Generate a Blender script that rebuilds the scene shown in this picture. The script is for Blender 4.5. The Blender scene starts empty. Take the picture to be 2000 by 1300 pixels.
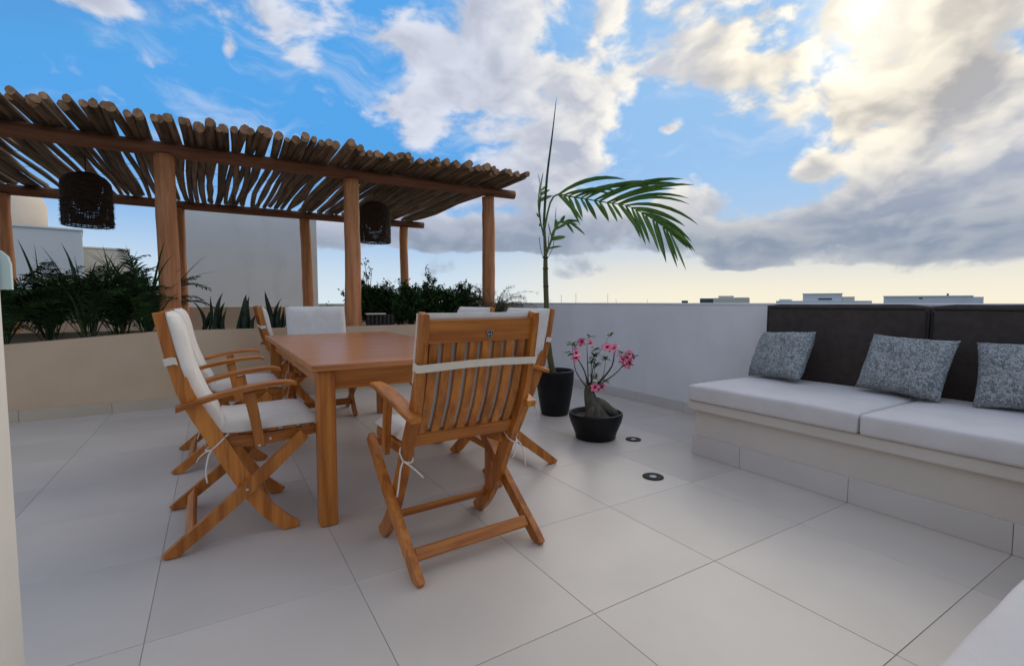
import bpy, bmesh, math, random
from mathutils import Vector, Matrix, noise
R = math.radians
sc = bpy.context.scene
COL = sc.collection

# ------------------------------------------------------------------ camera
cam_d = bpy.data.cameras.new('camera')
cam = bpy.data.objects.new('camera', cam_d); COL.objects.link(cam)
cam_d.sensor_width = 36.0
cam_d.lens = 36.0 * 946 / 2000
cam_d.clip_start = 0.05; cam_d.clip_end = 6000
cam.location = (0, 0, 1.01)
cam.rotation_euler = (R(90 - 3.629), 0, R(-31.5))
sc.camera = cam

# ------------------------------------------------------------------ exposure / render
sc.render.engine = 'CYCLES'
sc.view_settings.view_transform = 'Standard'
sc.view_settings.look = 'None'
sc.view_settings.gamma = 1.0
sc.view_settings.exposure = 0.0
sc.view_settings.use_curve_mapping = False
sc.cycles.use_denoising = True
sc.cycles.max_bounces = 7
sc.cycles.caustics_reflective = False
sc.cycles.caustics_refractive = False
sc.cycles.sample_clamp_indirect = 6

# ------------------------------------------------------------------ node helpers
class NT:
    def __init__(s, tree): s.t = tree
    def n(s, kind, **kw):
        nd = s.t.nodes.new(kind)
        for k, v in kw.items(): setattr(nd, k, v)
        return nd
    def put(s, sock, v):
        if isinstance(v, V): s.t.links.new(v.o, sock)
        elif isinstance(v, bpy.types.NodeSocket): s.t.links.new(v, sock)
        else: sock.default_value = v
    def m(s, op, a, b=0.0, c=None, clamp=False):
        nd = s.n('ShaderNodeMath', operation=op, use_clamp=clamp)
        s.put(nd.inputs[0], a); s.put(nd.inputs[1], b)
        if c is not None: s.put(nd.inputs[2], c)
        return V(s, nd.outputs[0])
    def vm(s, op, a, b=(0, 0, 0), scale=None):
        nd = s.n('ShaderNodeVectorMath', operation=op)
        s.put(nd.inputs[0], a); s.put(nd.inputs[1], b)
        if scale is not None: s.put(nd.inputs['Scale'], scale)
        return V(s, nd.outputs['Value' if op in ('DOT_PRODUCT', 'LENGTH') else 'Vector'])
    def noise(s, vec, scale=5, detail=4, rough=.5, col=False, distortion=0):
        nd = s.n('ShaderNodeTexNoise')
        s.put(nd.inputs['Vector'], vec); s.put(nd.inputs['Scale'], scale)
        s.put(nd.inputs['Detail'], detail); s.put(nd.inputs['Roughness'], rough)
        s.put(nd.inputs['Distortion'], distortion)
        return V(s, nd.outputs['Color' if col else 'Fac'])
    def mix(s, f, a, b):
        nd = s.n('ShaderNodeMix', data_type='RGBA')
        s.put(nd.inputs['Factor'], f)
        ins = [i for i in nd.inputs if i.type == 'RGBA']
        for sk, v in zip(ins, (a, b)):
            if isinstance(v, tuple) and len(v) == 3: v = v + (1,)
            s.put(sk, v)
        return V(s, [o for o in nd.outputs if o.type == 'RGBA'][0])
    def step(s, v, a, b, lo=0.0, hi=1.0):
        nd = s.n('ShaderNodeMapRange', interpolation_type='SMOOTHSTEP')
        s.put(nd.inputs[0], v); nd.inputs[1].default_value = a; nd.inputs[2].default_value = b
        nd.inputs[3].default_value = lo; nd.inputs[4].default_value = hi
        return V(s, nd.outputs[0])
class V:
    def __init__(s, t, o): s.t = t; s.o = o
    def __add__(s, b): return s.t.m('ADD', s, b)
    def __radd__(s, b): return s.t.m('ADD', b, s)
    def __sub__(s, b): return s.t.m('SUBTRACT', s, b)
    def __rsub__(s, b): return s.t.m('SUBTRACT', b, s)
    def __mul__(s, b): return s.t.m('MULTIPLY', s, b)
    def __rmul__(s, b): return s.t.m('MULTIPLY', b, s)
    def __truediv__(s, b): return s.t.m('DIVIDE', s, b)

# ------------------------------------------------------------------ sky
SUN_AZ, SUN_EL = 66.9, 24.8
world = bpy.data.worlds.new('World'); sc.world = world; world.use_nodes = True
wt = world.node_tree; wt.nodes.clear(); W = NT(wt)
tc = W.n('ShaderNodeTexCoord')
D = V(W, tc.outputs['Generated'])
sx = W.n('ShaderNodeSeparateXYZ'); wt.links.new(tc.outputs['Generated'], sx.inputs[0])
X_, Y_, Z_ = (V(W, sx.outputs[i]) for i in range(3))
az = W.m('ARCTAN2', X_, Y_) * 57.2958
el = W.m('ARCSINE', Z_) * 57.2958
sky = W.n('ShaderNodeTexSky', sky_type='NISHITA', sun_disc=False, sun_elevation=R(SUN_EL), sun_rotation=R(SUN_AZ))
sky.air_density = 1.0; sky.dust_density = 0.6; sky.ozone_density = 2.0
hs = W.n('ShaderNodeHueSaturation'); hs.inputs['Saturation'].default_value = 1.35; hs.inputs['Value'].default_value = 2.1
wt.links.new(sky.outputs[0], hs.inputs['Color'])
blue = W.vm('MINIMUM', V(W, hs.outputs[0]), (.95, 3.75, 8.2))

def blob(a, e, sa, se, w, base=None):
    da = (az - a) / sa; de = (el - e) / se
    g = W.m('EXPONENT', (da * da + de * de) * -1.0) * w
    if base is not None: g = g * W.step(el + (wob - .5) * 1.6, base - .3, base + .5)
    return g
wob = W.noise(D, 9, 3, .6)
warp = W.vm('SUBTRACT', W.noise(D, 3.2, 3, .55, col=True), (.5, .5, .5))
D2 = W.vm('ADD', D, W.vm('SCALE', warp, scale=.12))
D3 = W.vm('MULTIPLY', D2, (1, 1, 1.7))
S = Vector((math.sin(R(SUN_AZ)) * math.cos(R(SUN_EL)), math.cos(R(SUN_AZ)) * math.cos(R(SUN_EL)), math.sin(R(SUN_EL))))
toS = W.vm('NORMALIZE', W.vm('SUBTRACT', tuple(S), D))
D3s = W.vm('ADD', D3, W.vm('SCALE', toS, scale=.030))
n1 = W.noise(D3, 6.0, 10, .55)
n1s = W.noise(D3s, 6.0, 4, .5)
n1L = W.noise(D3, 6.0, 4, .5)
n1M = W.noise(D3, 6.0, 7, .5)
wide = W.noise(D, 1.9, 2, .5)
mask = (wide - .5) * .55 + W.step(el, 24, 42, 0.0, .16) + W.step(W.m('ABSOLUTE', az - 31.5), 55, 80, 0.0, .09)  # last terms: extra cloud overhead and behind, unseen, added to neutralise the light
BLOBS = [  # azimuth, elevation, spread, spread, weight, flat base elevation
    (30, 20.5, 9, 9, .24, None), (20, 19.5, 5, 2.6, .20, None), (-9, 25, 4, 1.0, .20, None), (-4, 21.5, 3, 1.2, .22, None), (38, 15, 3.5, 4, .14, None), (52, 24, 13, 6, .25, None), (72, 22, 8, 6, .22, None),
    (78, 12, 8, 8, .24, None), (52, 10.5, 4.8, 4.4, .33, 5.6), (25, 7.6, 21, 3.0, .44, 5.7), (67, 6.3, 12, 3.4, .42, 3.6),
    (57, 4.1, 3.2, 1.3, .34, 3.0), (2, 23.5, 1.0, 1.8, .27, None), (9, 24.2, 3.0, 1.5, .26, None), (31, 13.2, 5.5, 2.2, .20, None),
    (49, 18.3, 1.6, .9, .40, None), (49, 16.0, 2.2, .6, .34, None), (63, 13.0, 1.8, 1.3, .34, None), (8, 17.0, 1.5, .9, .30, None), (-8, 24.5, 5, 1.6, .16, None),
    (-6, 13, 14, 12, -.24, None), (11, 15.5, 9, 5, -.20, None), (21, 13.8, 6, 2.2, -.16, None), (46.5, 16, 4, 3.2, -.30, None), (59, 13.5, 6, 2.2, -.30, None),
]
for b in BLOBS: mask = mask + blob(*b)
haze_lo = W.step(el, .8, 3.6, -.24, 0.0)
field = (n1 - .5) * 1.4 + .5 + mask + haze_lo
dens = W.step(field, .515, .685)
thick = W.step(field, .60, .92)
lit = W.step(n1M - n1s, -.10, .10)
low = W.step(el, 15, 5)                      # far banks: grey undersides
g_s = W.vm('DOT_PRODUCT', D, tuple(S))
near_sun = W.m('POWER', W.m('MAXIMUM', g_s, 0.0), 420.0)
shadec = W.mix(low, (.45, .49, .60), (.27, .33, .43))
shadec = W.mix(W.step(g_s, .955, 1.0), shadec, (.46, .44, .42))
brightc = W.mix(W.step(g_s, .80, .93), (.72, .76, .87), (1.0, .96, .88))
brightc = W.mix(W.step(g_s, .95, 1.0), brightc, (1.15, 1.05, .86))
amount = W.m('MULTIPLY', W.m('ADD', lit * .80, (1.0 - thick) * .50 - .20, clamp=True), 1.0 - low * .72)
cloud = W.mix(amount, shadec, brightc)
cloud = W.vm('SCALE', cloud, scale=10.0)
# pale air over the horizon, warm under the sun
hz = W.m('POWER', W.step(el, 19, -1.0), 1.7)
hcol = W.mix(W.step(g_s, .66, .90), (.70, .80, .86), (.97, .89, .70))
hcol = W.vm('SCALE', hcol, scale=10.0)
clear = W.mix(W.m('MULTIPLY', hz, 1.0, clamp=True), blue, hcol)
clear = W.mix(W.step(g_s, .72, .97) * W.step(el, 3, 13) * .42, clear, (6.2, 7.9, 9.4))
nW = W.noise(W.vm('MULTIPLY', W.vm('ADD', D, W.vm('SCALE', warp, scale=.25)), (1, 1, 3.2)), 5.0, 9, .6)
wisp = W.step(nW, .50, .72) * W.step(el, 5, 16) * .42
clear = W.mix(wisp, clear, (7.4, 7.9, 8.9))
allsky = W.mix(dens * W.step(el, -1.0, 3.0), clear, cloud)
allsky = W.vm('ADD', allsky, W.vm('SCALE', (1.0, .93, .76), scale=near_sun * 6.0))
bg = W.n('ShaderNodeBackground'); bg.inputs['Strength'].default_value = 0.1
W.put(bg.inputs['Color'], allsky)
wo = W.n('ShaderNodeOutputWorld'); wt.links.new(bg.outputs[0], wo.inputs[0])
world.cycles.sampling_method = 'MANUAL'; world.cycles.sample_map_resolution = 1024

# ------------------------------------------------------------------ sun behind cloud
sun_d = bpy.data.lights.new('sun', 'SUN'); sun_d.energy = 1.4; sun_d.angle = R(58); sun_d.color = (1.0, .87, .68)
sun = bpy.data.objects.new('sun', sun_d); COL.objects.link(sun)
sun.rotation_euler = S.to_track_quat('Z', 'Y').to_euler()
sun.location = (20, 10, 20)

# ------------------------------------------------------------------ materials
MATS = {}
def mat(name, col, rough=.6, col2=None, nscale=8, stretch=(1, 1, 1), bump=0.0, bscale=None, spec=.4, rnd=0.0, detail=4, lo=.3, hi=.7, sheen=0, coat=0, extra=None):
    if name in MATS: return MATS[name]
    m = bpy.data.materials.new(name); m.use_nodes = True; m.node_tree.nodes.clear()
    T = NT(m.node_tree)
    out = T.n('ShaderNodeOutputMaterial'); b = T.n('ShaderNodeBsdfPrincipled')
    m.node_tree.links.new(b.outputs[0], out.inputs[0])
    tcn = T.n('ShaderNodeTexCoord'); P = V(T, tcn.outputs['Object'])
    oi = T.n('ShaderNodeObjectInfo'); RND = V(T, oi.outputs['Random'])
    P = T.vm('ADD', P, T.vm('SCALE', (7.3, 3.1, 5.7), scale=RND))
    Ps = T.vm('MULTIPLY', P, stretch)
    n = T.noise(Ps, nscale, detail, .55)
    c = col + (1,)
    if col2: c = T.mix(T.step(n, lo, hi), col, col2)
    if extra: c = extra(T, P, c)
    if rnd:
        h = T.n('ShaderNodeHueSaturation'); T.put(h.inputs['Value'], RND * (2 * rnd) + (1 - rnd)); T.put(h.inputs['Color'], c)
        c = V(T, h.outputs[0])
    T.put(b.inputs['Base Color'], c); b.inputs['Roughness'].default_value = rough
    b.inputs['Specular IOR Level'].default_value = spec
    b.inputs['Sheen Weight'].default_value = sheen
    b.inputs['Coat Weight'].default_value = coat
    if bump:
        bn = T.n('ShaderNodeBump'); bn.inputs['Strength'].default_value = bump; bn.inputs['Distance'].default_value = .004
        T.put(bn.inputs['Height'], T.noise(Ps, bscale or nscale * 4, 4, .6))
        m.node_tree.links.new(bn.outputs[0], b.inputs['Normal'])
    MATS[name] = m
    return m

def wood(name, a, b, axis, rough=.36, rnd=.15):
    st = [26, 26, 26]; st[axis] = 1.6
    def streak(T, P, c):
        f = T.noise(T.vm('MULTIPLY', P, tuple(v * 3.2 for v in st)), 1.0, 3, .6)
        return T.mix(T.step(f, .55, .72) * .45, c, tuple(v * .48 for v in a))
    return mat(name, a, rough, b, 1.0, tuple(st), .12, 3.0, .4, rnd, 4, .32, .68, extra=streak)
TEAK_A, TEAK_B = (.34, .098, .014), (.56, .205, .036)
TEAK = [wood('teak_%s' % 'xyz'[i], TEAK_A, TEAK_B, i) for i in range(3)]
TOPW = wood('table_top_wood', (.38, .135, .042), (.55, .225, .080), 0, .30, .03)
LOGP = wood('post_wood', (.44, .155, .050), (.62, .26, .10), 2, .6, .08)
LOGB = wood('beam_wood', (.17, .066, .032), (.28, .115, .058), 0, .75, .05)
BARK = wood('pole_bark', (.095, .058, .033), (.25, .165, .10), 1, .85, .38)
ENDG = mat('pole_end_grain', (.50, .29, .15), .85, (.30, .16, .08), 30, bump=.3, rnd=.2)

def tile_extra(T, P, c):
    v = T.noise(P, .9, 5, .65, distortion=.8)
    return T.mix(T.step(v, .50, .70) * .35, c, (.53, .485, .43))
TILE = mat('porcelain_tile', (.56, .515, .46), .33, (.62, .57, .51), 1.6, bump=.03, bscale=60, spec=.45, rnd=.045, extra=tile_extra)
GROUT = mat('grout', (.50, .46, .41), .9, (.42, .385, .34), 20)
def stain_extra(T, P, c):
    v = T.noise(T.vm('MULTIPLY', P, (1, 1, .22)), 2.2, 6, .6)
    return T.mix(T.step(v, .54, .74) * .28, c, (.58, .55, .51))
WHITEW = mat('white_plaster', (.74, .745, .75), .75, (.79, .795, .80), 3, bump=.25, bscale=90, rnd=0, extra=stain_extra)
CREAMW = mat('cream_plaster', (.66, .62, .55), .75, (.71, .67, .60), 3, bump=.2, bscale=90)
TANW = mat('tan_plaster', (.62, .43, .265), .75, (.67, .475, .305), 2.5, bump=.25, bscale=80, extra=lambda T, P, c: T.mix(T.step(T.noise(P, 1.6, 6, .65), .5, .75) * .3, c, (.54, .39, .25)))
TANT = mat('tan_skirting', (.56, .44, .31), .5, (.60, .475, .34), 2.5, rnd=.04)
SKIRT = mat('grey_skirting', (.58, .555, .53), .45, (.62, .595, .57), 2.5, rnd=.04)
BENCHP = mat('bench_plaster', (.60, .55, .49), .75, (.64, .59, .53), 2.5, bump=.25, bscale=80)
NEIGH = mat('neighbour_plaster', (.74, .74, .70), .85, (.79, .79, .75), 1.2, bump=.2, bscale=40, extra=stain_extra)
NEIGHC = mat('neighbour_cream', (.72, .65, .53), .85, (.77, .70, .58), 1.2)
PEACH = mat('tank_peach', (.66, .55, .44), .8, (.70, .60, .48), 1.5)
FAB = mat('cream_canvas', (.66, .62, .56), .92, (.72, .68, .62), 14, bump=.35, bscale=220, sheen=.1)
STRAP = mat('cream_strap', (.72, .65, .52), .9, (.76, .69, .57), 30, bump=.3, bscale=300)
CUSH = mat('bench_cushion_fabric', (.60, .57, .56), .92, (.65, .62, .61), 6, bump=.35, bscale=260, sheen=.1)
DARKF = mat('charcoal_fabric', (.046, .034, .028), .85, (.060, .046, .039), 20, bump=.4, bscale=300, sheen=.05)
PIPE = mat('charcoal_edge', (.008, .008, .009), .7)
def spk(T, P, c):
    a = T.noise(T.vm('MULTIPLY', P, (60, 60, 60)), 1.0, 3, .7, distortion=1.5)
    bb = T.noise(T.vm('MULTIPLY', P, (150, 60, 110)), 1.0, 2, .6)
    c = T.mix(T.step(a, .46, .56), c, (.36, .385, .385))
    return T.mix(T.step(bb, .56, .66) * .6, c, (.50, .54, .55))
PILLOW = mat('speckled_pillow_fabric', (.12, .135, .14), .95, (.17, .185, .19), 25, bump=.7, bscale=90, extra=spk)
BLACK = mat('black_glaze', (.005, .005, .006), .45, (.010, .010, .011), 8, spec=.22)
SOIL = mat('dark_soil', (.035, .025, .018), .95, (.07, .05, .035), 40, bump=.8, bscale=60)
RATTAN = mat('dark_rattan', (.035, .019, .011), .8, (.075, .042, .024), 30, rnd=.1)
METAL = mat('steel', (.55, .55, .55), .35); METAL.node_tree.nodes['Principled BSDF'].inputs['Metallic'].default_value = .9
WIREM = mat('dark_wire', (.05, .045, .04), .6)
DKW = mat('dark_slat_wood', (.035, .025, .018), .7, (.06, .042, .03), 20)
def leafmat(name, a, b, rough=.5):
    m = mat(name, a, max(rough, .55), b, 6, rnd=.15, spec=.2)
    p = m.node_tree.nodes['Principled BSDF']
    return m
LEAF_D = leafmat('dark_palm_leaf', (.020, .048, .015), (.050, .095, .028))
LEAF_S = leafmat('shrub_leaf', (.024, .060, .015), (.065, .125, .034))
LEAF_F = leafmat('feathery_leaf', (.05, .07, .02), (.10, .12, .045), .6)
LEAF_P = leafmat('coconut_leaf', (.045, .125, .02), (.12, .21, .04), .4)
LEAF_N = leafmat('snake_leaf', (.012, .022, .013), (.05, .07, .035), .45)
LEAF_R = leafmat('rose_leaf', (.03, .075, .02), (.07, .13, .035))
STEMG = mat('green_stem', (.06, .065, .02), .6, (.11, .10, .035), 12, (6, 6, 1))
TWIG = mat('brown_twig', (.05, .035, .022), .8, (.09, .065, .04), 20)
CAUD = mat('grey_caudex', (.055, .056, .036), .8, (.125, .12, .082), 14, (3, 3, 1), bump=.5, bscale=30)
PETAL = mat('pink_petal', (.70, .11, .22), .55, (.86, .38, .47), 18, rnd=.2)
PETALC = mat('petal_heart', (.35, .01, .05), .6)
GLASSP = mat('aqua_frosted_glass', (.50, .66, .66), .22, (.55, .70, .70), 3, spec=.6)
LENS = mat('lamp_lens', (.35, .42, .48), .12, spec=.8)
GROUND = mat('far_ground', (.09, .10, .06), .95, (.17, .16, .12), .02, detail=8)
FARW = mat('far_white', (.62, .63, .64), .8, (.68, .68, .68), .4)
FARC = mat('far_cream', (.62, .57, .48), .8)
FARB = mat('far_window', (.05, .07, .09), .25)

# ------------------------------------------------------------------ mesh helpers
def link(o, parent=None):
    COL.objects.link(o)
    if parent is not None: o.parent = parent
    return o
def mesh_obj(name, verts, faces, mats, parent=None, smooth=False, fmat=None):
    me = bpy.data.meshes.new(name); me.from_pydata([tuple(v) for v in verts], [], faces)
    for m in (mats if isinstance(mats, (list, tuple)) else [mats]): me.materials.append(m)
    if fmat: me.polygons.foreach_set('material_index', fmat)
    if smooth: me.polygons.foreach_set('use_smooth', [True] * len(me.polygons))
    me.update()
    return link(bpy.data.objects.new(name, me), parent)
def bm_obj(name, bm, mats, parent=None, smooth=False):
    bmesh.ops.recalc_face_normals(bm, faces=bm.faces)
    me = bpy.data.meshes.new(name); bm.to_mesh(me); bm.free()
    for m in (mats if isinstance(mats, (list, tuple)) else [mats]): me.materials.append(m)
    if smooth: me.polygons.foreach_set('use_smooth', [True] * len(me.polygons))
    return link(bpy.data.objects.new(name, me), parent)
def bm_box(bm, lo, hi, bev=0, seg=1):
    M = Matrix.Translation([(a + b) / 2 for a, b in zip(lo, hi)]) @ Matrix.Diagonal([b - a for a, b in zip(lo, hi)] + [1])
    r = bmesh.ops.create_cube(bm, size=1, matrix=M)
    if bev:
        es = list({e for v in r['verts'] for e in v.link_edges})
        bmesh.ops.bevel(bm, geom=es, offset=bev, segments=seg, affect='EDGES', profile=.5)
def box(name, lo, hi, m, parent=None, bev=0, seg=1, smooth=False):
    bm = bmesh.new(); bm_box(bm, lo, hi, bev, seg); return bm_obj(name, bm, m, parent, smooth)
def bm_prism(bm, poly, v0, v1, bev=.003):
    """poly in x,z; extruded along y"""
    a = [bm.verts.new((p[0], v0, p[1])) for p in poly]; b = [bm.verts.new((p[0], v1, p[1])) for p in poly]
    fs = [bm.faces.new(a), bm.faces.new(b[::-1])]
    n = len(poly)
    for i in range(n): fs.append(bm.faces.new((a[i], a[(i + 1) % n], b[(i + 1) % n], b[i])))
    if bev:
        es = [e for e in fs[0].edges] + [e for e in fs[1].edges]
        bmesh.ops.bevel(bm, geom=es, offset=bev, segments=1, affect='EDGES')
def spline(pts, n):
    """Catmull-Rom through pts (tuples of any size), n samples"""
    P = [pts[0]] + list(pts) + [pts[-1]]; out = []; k = len(pts) - 1
    for i in range(n):
        t = i / (n - 1) * k; j = min(int(t), k - 1); f = t - j
        p0, p1, p2, p3 = P[j], P[j + 1], P[j + 2], P[j + 3]
        out.append(tuple(.5 * ((2 * b) + (c - a) * f + (2 * a - 5 * b + 4 * c - d) * f * f + (3 * b - a - 3 * c + d) * f ** 3) for a, b, c, d in zip(p0, p1, p2, p3)))
    return out
def ribbon_poly(path, w):
    """outline of a 2-D centre line with widths"""
    L, Rr = [], []
    for i, p in enumerate(path):
        a = path[max(0, i - 1)]; b = path[min(len(path) - 1, i + 1)]
        tx, tz = b[0] - a[0], b[1] - a[1]; l = math.hypot(tx, tz) or 1; nx, nz = -tz / l, tx / l
        ww = w[i] / 2
        L.append((p[0] + nx * ww, p[1] + nz * ww)); Rr.append((p[0] - nx * ww, p[1] - nz * ww))
    return L + Rr[::-1]
def tube_data(path, radii, seg=8, cap=True, V0=None, F0=None, sq=None):
    V_ = V0 if V0 is not None else []; F_ = F0 if F0 is not None else []
    base = len(V_); path = [Vector(p) for p in path]; n = len(path)
    up = None
    for i, p in enumerate(path):
        t = (path[min(n - 1, i + 1)] - path[max(0, i - 1)]); t = t.normalized() if t.length > 1e-9 else Vector((0, 0, 1))
        if up is None:
            up = t.orthogonal().normalized()
        else:
            up = (up - t * up.dot(t)); up = up.normalized() if up.length > 1e-6 else t.orthogonal().normalized()
        s = t.cross(up)
        r = radii[i] if isinstance(radii, (list, tuple)) else radii
        for k in range(seg):
            a = 2 * math.pi * k / seg
            V_.append(p + (up * math.cos(a) + s * math.sin(a)) * r)
    for i in range(n - 1):
        for k in range(seg):
            F_.append((base + i * seg + k, base + i * seg + (k + 1) % seg, base + (i + 1) * seg + (k + 1) % seg, base + (i + 1) * seg + k))
    if cap:
        F_.append(tuple(base + k for k in range(seg))[::-1]); F_.append(tuple(base + (n - 1) * seg + k for k in range(seg)))
    return V_, F_
def tube(name, path, radii, m, parent=None, seg=8, smooth=True):
    v, f = tube_data(path, radii, seg); return mesh_obj(name, v, f, m, parent, smooth)
def lathe(name, prof, m, parent=None, seg=32, smooth=True, wob=0):
    v = []; f = []; n = len(prof)
    for i, (r, z) in enumerate(prof):
        for k in range(seg):
            a = 2 * math.pi * k / seg; v.append((r * math.cos(a), r * math.sin(a), z))
    for i in range(n - 1):
        for k in range(seg): f.append((i * seg + k, i * seg + (k + 1) % seg, (i + 1) * seg + (k + 1) % seg, (i + 1) * seg + k))
    f.append(tuple(range(seg))[::-1]); f.append(tuple((n - 1) * seg + k for k in range(seg)))
    return mesh_obj(name, v, f, m, parent, smooth)
def thing(name, label, cat, loc=(0, 0, 0), rz=0, group=None):
    o = bpy.data.objects.new(name, None); COL.objects.link(o); o.empty_display_size = .1
    o.location = loc; o.rotation_euler = (0, 0, rz)
    return tag(o, label, cat, group)
def tag(o, label, cat, group=None):
    o['label'] = label; o['category'] = cat
    if group: o['group'] = group
    return o
def structure(o, label=None):
    o['kind'] = 'structure'
    if label: o['label'] = label
    return o
def copy_tree(o, parent=None):
    c = o.copy(); COL.objects.link(c); c.parent = parent
    for ch in [x for x in bpy.data.objects if x.parent == o]: copy_tree(ch, c)
    return c

# ================================================================== SETTING
rng = random.Random(4)
g = mesh_obj('ground', [(-3000, -3000, -8), (3000, -3000, -8), (3000, 3000, -8), (-3000, 3000, -8)], [(0, 1, 2, 3)], GROUND); structure(g)

FLOOR_X0, FLOOR_X1, FLOOR_Y0, FLOOR_Y1 = -2.9, 3.66, -1.6, 5.64
floor = box('floor', (FLOOR_X0, FLOOR_Y0, -.30), (FLOOR_X1, FLOOR_Y1, -.0030), GROUT); structure(floor, 'terrace floor of large pale square porcelain tiles')
TX, TY, TX0, TY0 = .6165, .594, .404, .558
tmesh = {}
for i in range(-6, 6):
    for j in range(-4, 10):
        x0, x1 = TX0 + i * TX, TX0 + (i + 1) * TX; y0, y1 = TY0 + j * TY, TY0 + (j + 1) * TY
        x0c, x1c, y0c, y1c = max(x0, FLOOR_X0), min(x1, FLOOR_X1), max(y0, FLOOR_Y0), min(y1, FLOOR_Y1)
        if x1c - x0c < .02 or y1c - y0c < .02: continue
        w, d = round(x1c - x0c - .0019, 4), round(y1c - y0c - .0019, 4)
        if (w, d) not in tmesh:
            t = box('tile', (-w / 2, -d / 2, -.0024), (w / 2, d / 2, 0), TILE, floor, .0008); tmesh[(w, d)] = t.data
        else:
            t = link(bpy.data.objects.new('tile', tmesh[(w, d)]), floor)
        t.location = ((x0c + x1c) / 2, (y0c + y1c) / 2, rng.uniform(-.0002, .0002))

house = box('building', (-3.2, -1.9, -8), (3.86, 9.5, -.31), FARC)
tag(house, 'cream house body under the roof terrace', 'building')

# right parapet with skirting
pw = thing('parapet_wall', 'white plastered parapet wall along the right side behind the dark bench backs', 'wall', (3.66, 2, 0))
box('wall_body', (0, -3.6, -.30), (.16, 7.2, .985), WHITEW, pw, .004)
box('coping', (-.004, -3.62, .985), (.18, 7.22, 1.003), WHITEW, pw, .004)
k = 0
for j in range(1, 9):
    y0, y1 = TY0 + j * TY, TY0 + (j + 1) * TY
    y0 = max(y0, 2.086)
    if y0 >= 5.62: break
    y1 = min(y1, 5.638)
    if y1 - y0 < .03: continue
    box('skirting_tile', (-.012, y0 - 2 + .001, 0), (-.001, y1 - 2 - .001, .095), SKIRT, pw, .0015)

# planter along the back
pl = thing('planter', 'long tan plastered planter wall filled with soil under the pergola', 'planter', (0, 5.64, 0))
bm = bmesh.new()
prof = [(-3.2, .56), (-1.5, .655), (-.45, .735), (3.655, .735)]
for (xa, za), (xb, zb) in zip(prof, prof[1:]):
    vs = [bm.verts.new(p) for p in [(xa, 0, -.3), (xb, 0, -.3), (xb, .12, -.3), (xa, .12, -.3), (xa, 0, za), (xb, 0, zb), (xb, .12, zb), (xa, .12, za)]]
    for q in [(0, 1, 5, 4), (1, 2, 6, 5), (2, 3, 7, 6), (3, 0, 4, 7), (4, 5, 6, 7), (3, 2, 1, 0)]: bm.faces.new([vs[i] for i in q])
bmesh.ops.remove_doubles(bm, verts=bm.verts, dist=1e-4)
inner = [f for f in bm.faces if sum(1 for o in bm.faces if o is not f and set(o.verts) == set(f.verts))]
bmesh.ops.delete(bm, geom=inner, context='FACES')
bm_obj('front_wall', bm, TANW, pl)
box('back_curb', (-3.2, .70, -.3), (3.655, .80, .715), TANW, pl, .006)
vs, fs = [], []
nx, ny = 70, 6
for i in range(nx + 1):
    for j in range(ny + 1):
        x = -3.19 + 6.84 * i / nx; y = .12 + .58 * j / ny
        top = .735 if x > -.45 else .735 + (x + .45) * .076
        vs.append((x, y, top - .055 + noise.noise((x * 5, y * 5, 0)) * .022))
for i in range(nx):
    for j in range(ny):
        a = i * (ny + 1) + j; fs.append((a, a + ny + 1, a + ny + 2, a + 1))
mesh_obj('soil', vs, fs, SOIL, pl, True)
for i in range(-6, 6):
    x0, x1 = max(TX0 + i * TX, -2.9), min(TX0 + (i + 1) * TX, 3.647)
    if x1 - x0 > .03: box('skirting_tile', (x0 + .001, -.012, 0), (x1 - .001, -.001, .10), TANT, pl, .0015)

# deck and back parapet under the pergola
pd = box('pergola_floor', (-3.2, 6.45, -.3), (3.655, 9.3, .02), TILE); structure(pd)
bp = thing('back_wall', 'low tan wall at the back of the pergola below the pale neighbouring wall', 'wall', (0, 9.3, 0))
box('wall_body', (-3.2, 0, -.3), (3.84, .16, .915), TANW, bp, .004)
box('coping', (-3.21, -.004, .915), (3.85, .164, .932), TANW, bp, .004)

# built-in bench
be = thing('masonry_bench', 'long beige built-in bench with tiled foot and plaster lip along the right wall', 'bench', (2.705, 0, 0))
box('base', (0, -1.6, .001), (.94, 2.080, .30), BENCHP, be, .004)
box('lip', (-.035, -1.62, .3005), (.945, 2.112, .366), BENCHP, be, .012, 3)
for j in range(-1, 4):
    y0, y1 = TY0 + j * TY, min(TY0 + (j + 1) * TY, 2.092)
    if y1 - y0 > .02: box('skirting_tile', (-.012, y0 + .001, 0.0005), (-.0005, y1 - .001, .128), SKIRT, be, .0015)
for i in range(2):
    x0 = -.011 + i * .475
    box('skirting_tile', (x0, 2.081, 0.0005), (x0 + .472, 2.093, .128), SKIRT, be, .0015)
b2 = thing('corner_bench', 'beige built-in bench of which only a cushion corner shows at lower right', 'bench', (0, 0, 0))
box('base', (.75, -.70, .001), (2.60, .240, .30), BENCHP, b2, .004)
box('lip', (.72, -.72, .3005), (2.60, .270, .366), BENCHP, b2, .012, 3)

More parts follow.
